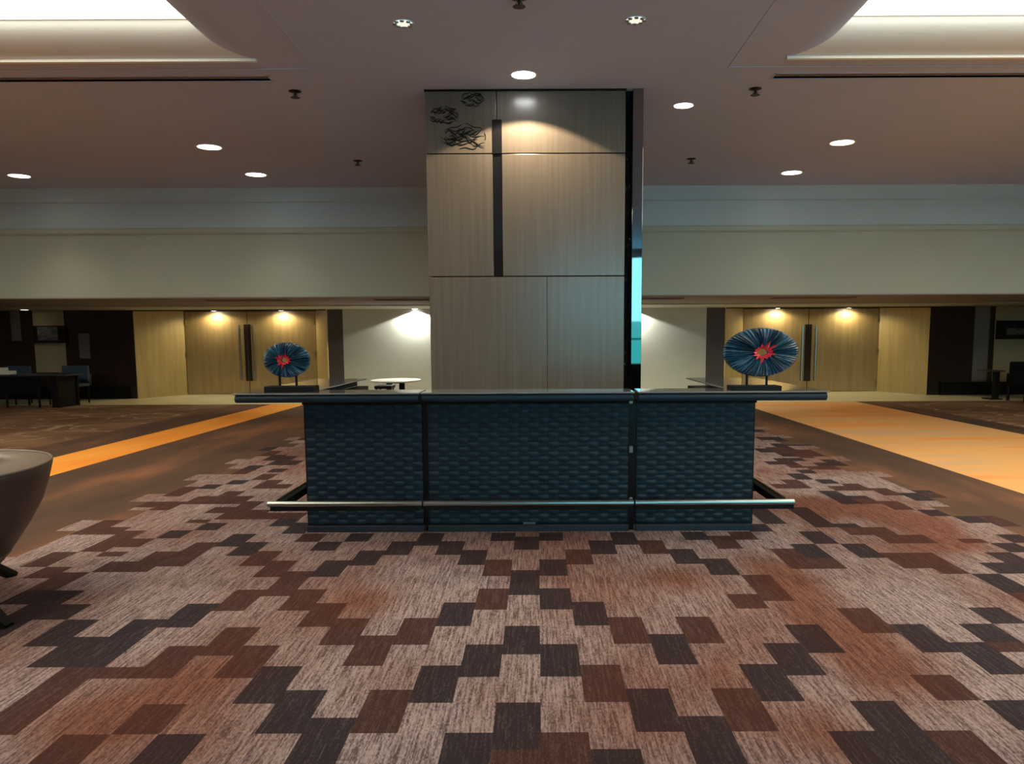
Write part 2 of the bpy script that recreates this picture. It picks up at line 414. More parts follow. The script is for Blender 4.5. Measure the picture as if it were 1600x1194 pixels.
    rects(80, 640, .25, 'B', [(1370, 1450, 255, 292), (1200, 1290, 380, 405), (840, 930, 488, 520), (780, 880, 515, 545), (560, 690, 575, 612), (330, 450, 690, 730), (300, 420, 730, 775), (380, 520, 775, 830), (560, 700, 800, 850), (1340, 1440, 400, 440), (1440, 1560, 470, 500), (1000, 1110, 610, 650), (1180, 1320, 625, 680), (900, 1040, 680, 712)])
    rects(0, 820, s, 'B', [(590, 730, 30, 75), (560, 700, 75, 130), (540, 640, 130, 160), (215, 330, 135, 160), (120, 330, 185, 210), (200, 330, 210, 235), (150, 300, 235, 268), (260, 400, 268, 300), (200, 320, 300, 330), (120, 260, 90, 135)])
    rects(1240, 820, s, 'B', [(250, 420, 5, 45), (860, 960, 70, 100), (1000, 1149, 340, 410), (560, 700, 140, 190), (1040, 1149, 615, 650)])
    # hidden or unseen parts of the same pattern: soft diagonal staircases
    bm = bmesh.new()
    idx = {'L': 0, 'D': 1, 'B': 2, 'R': 3, 'E': 4}
    def P(x, y): return (x, y, 0)
    kr0, kr1 = -4, 36
    for k in range(kmin, kmax + 1):
        y0, y1 = K0 + k * Q, min(K0 + (k + 1) * Q, YT)
        run = None
        for c in range(-NB, NB):
            cl = cells.get((c, k))
            if cl is None:
                cl = 'L'
                if k > 55 or k < 0:
                    w = (c + (k // 3)) % 9; z = (c - (k // 3)) % 11
                    cl = 'D' if w == 0 else ('B' if z == 0 else 'L')
            a = X0 + c * CW
            # stepped outer edge of the pattern
            e = min(c + NB, NB - 1 - c)
            if (e == 0 and (k // 3) % 3 != 0) or (e == 1 and (k // 3) % 3 == 1 and (k // 9) % 2):
                cl = 'E'
            quad(bm, (P(a, y0), P(a + CW, y0), P(a + CW, y1), P(a, y1)), idx[cl])
    xa, xb = X0 - NB * CW, X0 + NB * CW
    for x0, x1, mi in ((-5.58, xa, 4), (-6.42, -5.58, 5), (-7.3, -6.42, 4), (XL, -7.3, 7), (xb, 4.76, 4), (4.76, 7.66, 6), (7.66, 8.25, 4), (8.25, XR, 7)):
        quad(bm, (P(x0, YN), P(x1, YN), P(x1, YT), P(x0, YT)), mi)
    quad(bm, (P(XL, YT), P(XR, YT), P(XR, YD + .3), P(XL, YD + .3)), 8)
    o = obj('floor', bm, ['c_light', 'c_dark', 'c_brown', 'c_light', 'c_border', 'c_orange', 'c_peach', 'c_veined', 'stone'])
    # soft rust coloured streams woven through the pattern
    at = o.data.attributes.new('rust', 'FLOAT', 'POINT')
    blobs = [(X0 + (c + .5) * CW, K0 + (k + .5) * Q) for (c, k), v in cells.items() if v == 'R']
    buckets = {}
    for x, y in blobs: buckets.setdefault((int(x // .5), int(y // .5)), []).append((x, y))
    vals = []
    for v in o.data.vertices:
        x, y = v.co.x, v.co.y; bx_, by_ = int(x // .5), int(y // .5); w = 0
        for i in (-1, 0, 1):
            for j in (-1, 0, 1):
                for px, py in buckets.get((bx_ + i, by_ + j), ()): w += math.exp(-((x - px) / .17) ** 2 - ((y - py) / .17) ** 2)
        vals.append(min(1.0, w * .26))
    at.data.foreach_set('value', vals)
    return struct(o)
build_floor()

# ------------------------------------------------------------------ high ceiling with two coves
YB = 5.88
coves = [(-12.5, -2.87), (2.57, 12.5)]
CY0 = 0.0
CA, CD, CB = 0.45, 0.28, 0.24      # inward roll of the cove edge in x, in y, and its rise
def build_ceiling():
    bm = bmesh.new()
    (a0, a1), (b0, b1) = coves
    fr = 0.53; fy = 0.19      # raised border ring
    def R(x0, x1, y0, y1, z=ZC, mi=0): quad(bm, ((x0, y0, z), (x1, y0, z), (x1, y1, z), (x0, y1, z)), mi)
    # slots for the linear diffusers
    s0, s1 = 6.22, 6.33
    la, rb = -2.90, 2.59
    R(XL, XR, s1 + .0, YF + .05); R(la, rb, YB + fy, s1); R(XL, la, s1 - .0, s1); 
    R(XL, la, YB + fy, s0); R(rb, XR, YB + fy, s0)
    for x0, x1 in ((XL, la), (rb, XR)):
        R(x0, x1, s0, s1, ZC + .08, 1)
        for y in (s0, s1): quad(bm, ((x0, y, ZC), (x1, y, ZC), (x1, y, ZC + .08), (x0, y, ZC + .08)), 1)
    for x in (la, rb): quad(bm, ((x, s0, ZC), (x, s1, ZC), (x, s1, ZC + .08), (x, s0, ZC + .08)), 1)
    R(a1 + fr, b0 - fr, YN, YB + fy)
    R(XL, a0 - fr, YN, YB + fy); R(b1 + fr, XR, YN, YB + fy)
    for (x0, x1) in coves:
        # flat ring a little higher than the field, with a small step
        h = .004
        o0, o1, p1 = x0 - fr, x1 + fr, YB + fy
        R(o0, x0, YN, p1, ZC + h); R(x1, o1, YN, p1, ZC + h); R(x0, x1, YB, p1, ZC + h); R(x0, x1, YN, CY0, ZC + h)
        for A, B in (((o0, YN), (o0, p1)), ((o1, YN), (o1, p1)), ((o0, p1), (o1, p1))):
            quad(bm, ((*A, ZC), (*B, ZC), (*B, ZC + h), (*A, ZC + h)))
        # rolled edge, quarter round: level at the lip, upright at the top
        rings = []
        for i in range(9):
            t = i / 8 * PI / 2
            dx, dy, z = CA * math.sin(t), CD * math.sin(t), ZC + h + CB * (1 - math.cos(t))
            rings.append([(x0 + dx, CY0 + dy, z), (x1 - dx, CY0 + dy, z), (x1 - dx, YB - dy, z), (x0 + dx, YB - dy, z)])
        rv = [[bm.verts.new(p) for p in r] for r in rings]
        for p, q in zip(rv, rv[1:]):
            for k in range(4):
                f = bm.faces.new((p[k], p[(k + 1) % 4], q[(k + 1) % 4], q[k])); f.material_index = 2 if k in (0, 2) else 0  # side rolls take the darker ceiling colour to stand in for their shade
    o = obj('ceiling', bm, ['ceil', 'slotgrey', 'cove'])
    for p in o.data.polygons: p.use_smooth = p.material_index == 2 or abs(p.normal.z) < .995
    struct(o)
build_ceiling()
for i, (x0, x1) in enumerate(coves):
    z = ZC + .004 + CB
    t = thing('cove_light', ['glowing recessed ceiling panel at upper left of the hall', 'glowing recessed ceiling panel at upper right of the hall'][i], 'ceiling light',
              ((x0 + x1) / 2, (CY0 + YB) / 2, z), group='large recessed ceiling panels')
    hx, hy = (x1 - x0) / 2 - CA, (YB - CY0) / 2 - CD
    bm = bmesh.new(); bx(bm, -hx - .35, hx + .35, -hy - .3, hy + .3, .30, .33)
    obj('diffuser', bm, 'glow', t)
    bm = bmesh.new()       # upstand round the opening
    for a in ((-hx - .38, -hx - .35, -hy - .33, hy + .33), (hx + .35, hx + .38, -hy - .33, hy + .33), (-hx - .35, hx + .35, -hy - .33, -hy - .3), (-hx - .35, hx + .35, hy + .3, hy + .33)):
        bx(bm, *a, -.02, .33)
    for a in ((-hx - .36, -hx + .012, -hy - .3, hy + .3), (hx - .012, hx + .36, -hy - .3, hy + .3), (-hx, hx, -hy - .3, -hy + .012), (-hx, hx, hy - .012, hy + .3)):
        bx(bm, *a, -.0, .012)
    obj('frame', bm, 'trimwhite', t)
    bm = bmesh.new()       # bead at the lip
    Lx, Ly = (x1 - x0) / 2, (YB - CY0) / 2
    bx(bm, -Lx - .01, Lx + .01, Ly - .03, Ly + .005, -CB - .028, -CB - .0)
    o = obj('bead', bm, 'trimwhite', t)
    bm = bmesh.new()       # thin outer moulding framing the recess
    for a in ((-Lx - .54, -Lx - .52, -Ly, Ly + .20), (Lx + .52, Lx + .54, -Ly, Ly + .20), (-Lx - .54, Lx + .54, Ly + .18, Ly + .20)):
        bx(bm, *a, -CB - .010, -CB)
    obj('outer_moulding', bm, 'ceil', t, bevel=.005)

# ------------------------------------------------------------------ walls
bm = bmesh.new()   # fascia with crown and cornice mouldings
bx(bm, XL, XR, YF, YF + .25, ZS, ZC + .05)
o = obj('wall_fascia', bm, 'fascia'); struct(o); o.name = 'trim_1'
zl = [aty(300, v, YF).z for v in (297, 310, 318, 358, 365)]
bm = bmesh.new()
prof = [(0, ZC), (.10, ZC), (.10, ZC - .03), (.055, ZC - .09), (.05, zl[2] + .02), (.0, zl[2])]
for (a, za), (b, zb) in zip(prof, prof[1:]): quad(bm, ((XL, YF - a, za), (XR, YF - a, za), (XR, YF - b, zb), (XL, YF - b, zb)))
bx(bm, XL, XR, YF - .006, YF, zl[3], zl[2] + .01)
o = obj('trim_2', bm, 'fascia_up'); struct(o)
bm = bmesh.new()
bx(bm, XL, XR, YF - .05, YF, zl[4], zl[3]); bx(bm, XL, XR, YF - .03, YF, zl[4] - .02, zl[3] + .02)
o = obj('trim_3', bm, 'fascia', bevel=.008); struct(o)
# low soffit
bm = bmesh.new()
bx(bm, XL, XR, YF + .25, YD + .3, ZS, ZS + .1)
o = obj('trim_4', bm, 'ceil_low'); struct(o)
o = box('trim_5', (XL, XR, YF - .012, YF + .27, ZS - .02, ZS), 'ceil_low', kind='structure')
o = box('trim_6', (XL, XR, 13.32, YW, ZS - .025, ZS), 'wallgrey', kind='structure')  # paler strip standing in for light bounced up from the stone floor

def X(u, y, v=550): return aty(u, v, y).x
xdl0, xdl1 = X(212, YW), X(512, YW)      # left door recess
xdr0, xdr1 = X(1133, YW), X(1450, YW)    # right door recess
jl0, jl1 = X(290, YD), X(495, YD)
jr0, jr1 = X(1160, YD), X(1372, YD)
box('wall_far', (X(537, YW), X(1103, YW), YW, YW + .15, 0, ZS), 'wallgrey', kind='structure')
n_t = 7
for x0, x1, m in ((XL, xdl0, 'walldark'), (xdl1, X(537, YW), 'pier'), (X(1103, YW), xdr0, 'pier'), (xdr1, XR, 'walldark')):
    box('trim_%d' % n_t, (x0, x1, YW, YD + .3, 0, ZS), m, kind='structure'); n_t += 1
# dark skirting ledge along the side walls and insets
for x0, x1 in ((XL, X(200, YW)), (X(1470, YW), XR)):
    box('trim_%d' % n_t, (x0, x1, YW - .06, YW, 0, aty(800, 600, YW).z), 'black', kind='structure'); n_t += 1
def inset(u0, u1, v0, v1, m):
    global n_t
    a, b = aty(u0, v0, YW), aty(u1, v1, YW)
    box('trim_%d' % n_t, (a.x, b.x, YW - .025, YW, b.z, min(a.z, ZS - .03)), m, bevel=.004, kind='structure'); n_t += 1
inset(16, 34, 484, 533, 'greyinset'); inset(51, 106, 484, 582, 'beige'); inset(123, 142, 521, 560, 'greyinset')
inset(136, 144, 585, 602, 'greyinset')
inset(1524, 1540, 478, 598, 'greyinset'); inset(1556, 1606, 478, 598, 'beige')
box('wall_far', (XL, XR, YD + .3, YD + .4, 0, ZS + .1), 'walldark', kind='structure')  # unseen backing wall added to seal light leaks round the doors
# splayed jambs and heads
for k, (a, b) in enumerate((((xdl0, YW), (jl0, YD)), ((xdl1, YW), (jl1, YD)), ((xdr0, YW), (jr0, YD)), ((xdr1, YW), (jr1, YD)))):
    s = -1 if a[0] < b[0] else 1
    bm = bmesh.new()
    p = [(a[0], a[1] - .01), (b[0], b[1]), (b[0] + s * .06, b[1] + .02), (a[0] + s * .04, a[1] + .01)]
    lo = [bm.verts.new((x, y, 0)) for x, y in p]; hi = [bm.verts.new((x, y, ZS - .0)) for x, y in p]
    for i in range(4): bm.faces.new((lo[i], lo[(i + 1) % 4], hi[(i + 1) % 4], hi[i]))
    bm.faces.new(lo[::-1]); bm.faces.new(hi)
    zk = .27            # fine groove: slightly proud kick panel
    q = [(a[0] - s * .006, a[1] - .02), (b[0] - s * .006, b[1] - .01), (b[0], b[1]), (a[0], a[1])]
    lo = [bm.verts.new((x, y, .0)) for x, y in q]; hi = [bm.verts.new((x, y, zk)) for x, y in q]
    for i in range(4): bm.faces.new((lo[i], lo[(i + 1) % 4], hi[(i + 1) % 4], hi[i]))
    bm.faces.new(lo[::-1]); bm.faces.new(hi)
    o = obj('trim_%d' % n_t, bm, 'doorwood2'); struct(o); n_t += 1
for k, (a, b) in enumerate(((xdl0, xdl1), (xdr0, xdr1))):
    box('trim_%d' % n_t, (a, b, YW - .03, YW + .02, ZS - .055, ZS), 'walldark', kind='structure'); n_t += 1
# double doors
def double_door(idx, x0, x1, xm, hu):
    d = thing('door_%d' % idx, None, None, ((x0 + x1) / 2, YD, 0), kind='structure')
    cx = (x0 + x1) / 2; hgt = ZS - .02
    box('door_frame', (x0 - cx, x1 - cx, .06, .10, 0, hgt + .02), 'walldark', d)
    for s, (a, b) in enumerate(((x0, xm), (xm, x1))):
        lf = box('door_leaf', (a - cx + .012, b - cx - .008, .0, .05, .012, hgt), 'doorwood', d, bevel=.004)
        hx = (b - cx - .19) if s == 0 else (a - cx + .19)
        ed = (b - cx - .012) if s == 0 else (a - cx + .012)
        bm = bmesh.new()
        z0, z1 = aty(hu, 596, YD).z + .03, aty(hu, 508, YD).z
        tube(bm, [(hx, -.07, z0), (hx, -.07, z1)], .028, 12)
        for z in (z0 + .12, z1 - .12): tube(bm, [(hx, -.07, z), (hx, .002, z)], .014, 8)
        obj('door_handle', bm, 'steel', lf, smooth=False)
        e1 = ed + (-.085 if s == 0 else .085)
        box('finger_plate', (min(ed, e1), max(ed, e1), -.012, .002, z0 - .02, z1 + .02), 'walldark', lf, bevel=.003)
        ex = (a - cx + .03) if s == 0 else (b - cx - .03)
        for z in (.25, 1.15, 2.05):
            bm = bmesh.new(); bx(bm, ex - .035, ex + .035, -.018, .004, z - .07, z + .07)
            obj('hinge', bm, 'brass', lf, bevel=.004)
double_door(1, jl0, jl1, X(388, YD), 388)
double_door(2, jr0, jr1, X(1262, YD), 1262)
# side walls and window wall behind the camera
box('wall_left', (XL - .2, XL, YN, YD + .3, 0, ZC + .1), 'roomwall', kind='structure')
box('wall_right', (XR, XR + .2, YN, YD + .3, 0, ZC + .1), 'roomwall', kind='structure')
bm = bmesh.new()
for b in ((XL, WX0, YN - .2, YN, 0, ZC + .1), (WX1, XR, YN - .2, YN, 0, ZC + .1), (WX0, WX1, YN - .2, YN, 0, WZ0), (WX0, WX1, YN - .2, YN, WZ1, ZC + .1)): bx(bm, *b)
struct(obj('wall_near', bm, 'roomwall'))
w = thing('window_1', None, None, ((WX0 + WX1) / 2, YN - .1, WZ0), kind='structure')
bm = bmesh.new(); hw = (WX1 - WX0) / 2; hh = WZ1 - WZ0
for b in ((-hw, -hw + .06, 0, hh), (hw - .06, hw, 0, hh), (-hw, hw, 0, .06), (-hw, hw, hh - .06, hh)): bx(bm, b[0], b[1], -.03, .03, b[2], b[3])
for k in range(1, 4): bx(bm, -hw + k * hw / 2 - .03, -hw + k * hw / 2 + .03, -.03, .03, 0, hh)
bx(bm, -hw, hw, -.02, .02, 1.0, 1.05)
obj('window_frame', bm, 'frame', w)
bm = bmesh.new(); bx(bm, -hw, hw, -.004, .004, 0.02, hh - .02); obj('pane', bm, 'glassy', w)

# ------------------------------------------------------------------ column
YC = 6.57
cl, crr = aty(664, 140, YC).x, aty(975, 140, YC).x
col = thing('column', 'tall square column clad in grey-brown wood veneer rising behind the bar', 'column', ((cl + crr) / 2, YC, 0))
ccx = (cl + crr) / 2
def cz(v, u=800): return aty(u, v, YC).z
def cxx(u, v=300): return aty(u, v, YC).x - ccx
z240, z432, z187 = cz(240), cz(432), cz(187)
DEP = 1.35
x_l, x_r = cl - ccx, crr - ccx + .02
xs0, xs1, xm = cxx(770), cxx(785), cxx(777)
core = box('core', (x_l + .02, x_r - .02, .045, DEP, 0, ZC), 'blackmatt', col)
gp = .006
def panel(a, b, z0, z1):
    return box('veneer_panel', (a, b, 0, .04, z0, z1), 'veneer', col, bevel=.003)
panel(x_l, xm - .005, z240 + gp, ZC - .02) ; panel(xm + .005, x_r, z240 + gp, ZC - .02)
panel(x_l, xs0, z432 + gp, z240 - gp); panel(xs1, x_r, z432 + gp, z240 - gp)
xj = cxx(855, 500)
panel(x_l + .012, xj - .002, 0.0, z432 - gp); panel(xj + .002, x_r, 0.0, z432 - gp)
box('top_black_trim', (x_l - .01, x_r + .01, -.01, .05, ZC - .018, ZC), 'blackmatt', col)  # black trim band at the column head
box('recess_strip', (xs0, xs1, -.004, .03, z240 - .0, z187), 'slot', col)
box('recess_strip', (xs0, xs1, .012, .035, z432 + gp, z240), 'slot', col)
box('side_panel', (x_l, x_l + .04, .04, DEP, 0, ZC - .03), 'veneer', col)
# dark ornate channel and mirror fin on the right
xa, xb, xc = x_r + .002, cxx(988), cxx(1004)
box('ornate_channel', (xa, xb, .06, .10, 0, ZC), 'glitter', col)
box('channel_liner', (xa, xb + .0, .10, .9, 0, ZC), 'black', col)
mw = (xc - xb) / 2
ms = box('mirror_strip', (-mw, mw, -.012, .012, .0, ZC), 'mirror', col, bevel=.003)
ms.location = ((xb + xc) / 2, 0, 0); ms.rotation_euler = (0, 0, math.radians(-4))
box('mirror_backing', (xb, xc, .022, .9, 0, ZC), 'black', col)
# carved cloud motifs: short curved inlaid strokes
def motif(u, v, wpx, hpx, seed, n):
    rnd = random.Random(seed)
    bm = bmesh.new()
    for i in range(n):
        t = i / n
        px = u + (rnd.random() - .5) * wpx * .8
        py = v + (rnd.random() - .5) * hpx * .8
        if abs((px - u) / wpx) ** 2 + abs((py - v) / hpx) ** 2 > .2: continue
        L = wpx * (.10 + .14 * rnd.random()); amp = hpx * (.05 + .10 * rnd.random()); sgn = 1 if rnd.random() < .65 else -1
        pts = []
        for k in range(7):
            s = k / 6
            xx = px - L + 2 * L * s
            yy = py + sgn * amp * math.sin(s * PI * 1.6) + L * .35 * (s - .3)
            p = aty(xx, yy, YC); pts.append((p.x - ccx, -.001, p.z))
        tube(bm, pts, [.001, .004, .006, .007, .006, .003, .001], 6)
    # outline arc over the cloud
    for a0, a1 in ((-2.9, -1.7), (-1.6, -.55), (-.4, .3), (.9, 1.9), (2.2, 3.1)):
        pts = []
        for k in range(9):
            a = a0 + (a1 - a0) * k / 8
            p = aty(u + wpx * .5 * math.cos(a), v + hpx * .5 * math.sin(a) * (1 + .12 * math.sin(7 * a)), YC)
            pts.append((p.x - ccx, -.001, p.z))
        tube(bm, pts, [.001] + [.005] * 7 + [.001], 6)
    obj('cloud_carving', bm, 'blackmatt', col)
motif(727, 214, 64, 38, 1, 32); motif(694, 180, 42, 26, 2, 26); motif(738, 155, 34, 22, 5, 20)

# ------------------------------------------------------------------ bar
YS = 4.10          # front edge of the counter slab
zs_top = aty(830, 613, YS).z
TH = .075
YBAR = 4.31        # front face of the bar body
YBK = 4.37         # back edge of the front slab
def sx_(u, y, v=700): return aty(u, v, y).x
bl, b1, b2, br = sx_(475, YBAR), sx_(664, YBAR), sx_(988, YBAR), sx_(1180, YBAR)
yo = 5.66
xo_l, xi_l = aty(363, 615, YS).x, atz(575, 591, zs_top).x
xo_r, xi_r = aty(1296, 615, YS).x, atz(1078, 592, zs_top).x
print('BAR', zs_top, bl, b1, b2, br, xo_l, xi_l, xo_r, xi_r)
zb = zs_top - TH
def prism(bm, pts, z0, z1):
    lo = [bm.verts.new((x, y, z0)) for x, y in pts]; hi = [bm.verts.new((x, y, z1)) for x, y in pts]
    n = len(pts)
    for i in range(n): bm.faces.new((lo[i], lo[(i + 1) % n], hi[(i + 1) % n], hi[i]))
    bm.faces.new(lo[::-1]); bm.faces.new(hi)
def weave(bm, x0, x1, z0, z1, y, cw=.080, ch=.0395, ph=0):
    """padded basket weave: staggered pillows, raised where the strap runs over"""
    nx = max(1, round((x1 - x0) / cw)); nz = max(1, round((z1 - z0) / ch))
    S = 5
    W_, H_ = nx * S, nz * S
    g_ = []
    for j in range(H_ + 1):
        row = []
        for i in range(W_ + 1):
            fx, fz = i / S, j / S
            c, r = min(int(fx), nx - 1), min(int(fz), nz - 1)
            a, b = fx - c, fz - r
            up = (c + r + ph) % 2
            if up: hgt = .012 * (math.sin(PI * min(1, max(0, a))) ** .6) * (.5 + .5 * math.sin(PI * b) ** .7)
            else: hgt = .004 * math.sin(PI * b) ** .6
            row.append(bm.verts.new((x0 + (x1 - x0) * i / W_, y - hgt, z0 + (z1 - z0) * j / H_)))
        g_.append(row)
    for j in range(H_):
        for i in range(W_):
            bm.faces.new((g_[j][i], g_[j][i + 1], g_[j + 1][i + 1], g_[j + 1][i])).material_index = (i // S + j // S + ph) % 2
def bar_section(name, label, x0, x1, slab_pts, seed, wing=None):
    cx = (x0 + x1) / 2
    t = thing(name, label, 'bar counter', (cx, YBAR, 0), group='navy woven bar units round the column')
    def loc(p): return [(x - cx, y - YBAR) for x, y in p]
    bm = bmesh.new()
    if wing:       # L shaped carcass: front box plus wing running back
        prism(bm, loc(wing), .045, zb)
    else:
        prism(bm, loc([(x0 - .022, YBAR + .02), (x1 + .042, YBAR + .02), (x1 + .042, YBK), (x0 - .022, YBK)]), .0, zb)
    obj('carcass', bm, 'black', t)
    bm = bmesh.new(); weave(bm, x0 - cx + .012, x1 - cx - .012, .06, zb - .035, .012, ph=seed)
    obj('woven_front', bm, ['navy', 'navy_weft'], t, smooth=True)
    box('plinth', (x0 - cx + .004, x1 - cx - .004, -.012, .04, 0, .05), 'plinth', t, bevel=.004)
    box('head_rail', (x0 - cx, x1 - cx, -.01, .02, zb - .035, zb), 'blackmatt', t)
    bm = bmesh.new(); prism(bm, loc(slab_pts), zs_top - .012, zs_top)
    obj('counter_top', bm, 'granite', t, bevel=.004)
    return t, cx
ym = YBK
sl1, sl2 = aty(656, 615, YS).x, aty(669, 608, ym).x
sr1, sr2 = aty(993, 613, YS).x, aty(985, 608, ym).x
g_ = .006
left_slab = [(xo_l, YS), (sl1 - g_, YS), (sl2 - g_ - .01, ym), (xi_l, ym), (xi_l, yo), (xo_l, yo)]
mid_slab = [(sl1 + g_, YS), (sr1 - g_, YS), (sr2 - g_, ym), (sl2 + g_, ym)]
right_slab = [(sr1 + .02, YS), (xo_r, YS), (xo_r, yo - .12), (xi_r, yo - .12), (xi_r, ym), (sr2 + .03, ym)]
L_t, L_c = bar_section('bar_counter', 'left wing of the navy woven bar with the smaller ribbed disc on top', bl, b1 - .012, left_slab, 0,
    wing=[(bl, YBAR + .02), (b1 - .012, YBAR + .02), (b1 - .012, ym), (xi_l + .02, ym), (xi_l + .02, yo - .02), (bl, yo - .02)] if xi_l + .02 > bl else None)
M_t, M_c = bar_section('bar_counter', 'middle unit of the navy woven bar directly in front of the column', b1 + .012, b2 - .02, mid_slab, 1)
R_t, R_c = bar_section('bar_counter', 'right wing of the navy woven bar with the larger ribbed disc on top', b2 + .024, br, right_slab, 0,
    wing=[(b2 + .024, YBAR + .02), (br, YBAR + .02), (br, yo - .15), (xi_r + .01, yo - .15), (xi_r + .01, ym), (b2 + .024, ym)])
# padded nosing under each slab
def nosing(t, cx, pts_front, closed_ends):
    bm = bmesh.new()
    r = TH / 2 - .006
    prof = []
    for k in range(13):
        a = -PI / 2 + PI * k / 12
        prof.append((-math.cos(a) * .03, zs_top - .012 - r + math.sin(a) * r))
    (xa_, ya_), (xb_, yb_) = pts_front
    ra = [bm.verts.new((xa_ - cx, ya_ - YBAR + .03 + py, pz)) for py, pz in prof]
    rb = [bm.verts.new((xb_ - cx, yb_ - YBAR + .03 + py, pz)) for py, pz in prof]
    back_a = [bm.verts.new((xa_ - cx, YBAR - YBAR - .0, z)) for z in (zs_top - .012 - 2 * r, zs_top - .012)]
    back_b = [bm.verts.new((xb_ - cx, YBAR - YBAR - .0, z)) for z in (zs_top - .012 - 2 * r, zs_top - .012)]
    for i in range(12): bm.faces.new((ra[i], rb[i], rb[i + 1], ra[i + 1]))
    bm.faces.new((ra[0], back_a[0], back_b[0], rb[0])); bm.faces.new((ra[-1], rb[-1], back_b[1], back_a[1]))
    bm.faces.new((back_a[0], back_a[1], back_b[1], back_b[0]))
    bm.faces.new(ra + [back_a[1], back_a[0]]); bm.faces.new((rb + [back_b[1], back_b[0]])[::-1])
    obj('padded_edge', bm, 'navyplain', t, smooth=False)
nosing(L_t, L_c, [(xo_l + .01, YS + .005), (sl1 - g_ - .01, YS + .005)], 1)
nosing(M_t, M_c, [(sl1 + g_ + .006, YS + .005), (sr1 - g_ - .006, YS + .005)], 0)
nosing(R_t, R_c, [(sr1 + .028, YS + .005), (xo_r - .01, YS + .005)], 1)
# underside of the wing overhang
for t, cx, a, b, y1 in ((L_t, L_c, xo_l + .03, bl, yo), (R_t, R_c, br, xo_r - .03, yo - .12)):
    box('overhang_board', (a - cx, b - cx, .0, y1 - YBAR - .02, zb + .002, zs_top - .013), 'navyplain', t)
# foot rails: steel bar in front, returning along the sides
YR = 4.06
zr = aty(830, 786, YR).z
rl, rr_ = aty(419, 787, YR).x, aty(1240, 786, YR).x
r1, r2 = aty(661, 786, YR).x, aty(991, 786, YR).x
def rail(t, cx, xa_, xb_, side):
    bm = bmesh.new()
    y = YR - YBAR
    tube(bm, [(xa_ - cx, y, zr), (xb_ - cx, y, zr)], .022, 16)
    o = obj('foot_rail', bm, 'steel', t)
    box('rail_underside_shade', (xa_ - cx + .02, xb_ - cx - .004, y - .014, y + .03, zr - .05, zr - .018), 'blackmatt', t)  # black strip stands in for the shaded, dark-reflecting bottom of the bar
    if side:
        xe = (xa_ if side < 0 else xb_) - cx
        s_ = -side
        bm = bmesh.new()
        x0, x1 = sorted((xe + s_ * .045, xe + s_ * .105))
        bx(bm, x0, x1, y + .03, yo - .2 - YBAR, zr - .05, zr + .012)
        obj('side_rail', bm, 'blackmatt', t, bevel=.006)
        bm = bmesh.new(); tube(bm, [(xe + s_ * .045, y + .02, zr + .014), (xe + s_ * .045, yo - .2 - YBAR, zr + .014)], .009, 8)
        obj('rail_edge', bm, 'brass', t)
    return o
fr_l = rail(L_t, L_c, rl, r1 - .006, -1)
fr_m = rail(M_t, M_c, r1 + .006, r2 - .006, 0)
fr_r = rail(R_t, R_c, r2 + .006, rr_, 1)
def bracket(t, cx, u):
    x = aty(u, 800, YBAR).x - cx
    bm = bmesh.new()
    bx(bm, x - .025, x + .025, YR - YBAR, -.012, zr - .05, zr - .028)
    prism(bm, [(x - .05, -.03), (x + .05, -.03), (x + .05, -.005), (x - .05, -.005)], zr - .13, zr - .03)
    obj('rail_bracket', bm, 'blackmatt', t, bevel=.006)
bracket(L_t, L_c, 628); bracket(M_t, M_c, 717); bracket(M_t, M_c, 932); bracket(R_t, R_c, 1024)
for t, cx, xs in ((L_t, L_c, bl), (R_t, R_c, br)):
    s = -1 if t is L_t else 1
    for y in (4.55, 5.2):
        bm = bmesh.new()
        xe = (rl + .025) if s < 0 else (rr_ - .025)
        a, b = sorted((xe - cx, xs - cx)); bx(bm, a, b, y - YBAR - .02, y - YBAR + .02, zr - .05, zr - .028)
        obj('rail_bracket', bm, 'blackmatt', t)
# small steel plate low on the middle unit, latches in the right-hand joint
p = aty(827, 819, YBAR - .03)
box('steel_plate', (p.x - .05 - M_c, p.x + .05 - M_c, -.02, -.008, p.z - .009, p.z + .009), 'steel', M_t, bevel=.003)
for v, h in ((628, .016), (703, .028), (780, .010)):
    p = aty(986, v, YBAR - .02)
    bm = bmesh.new(); bx(bm, p.x - M_c - .016, p.x - M_c + .016, -.016, .012, p.z - h, p.z + h)
    obj('joint_latch', bm, 'steel', M_t, bevel=.007)
    
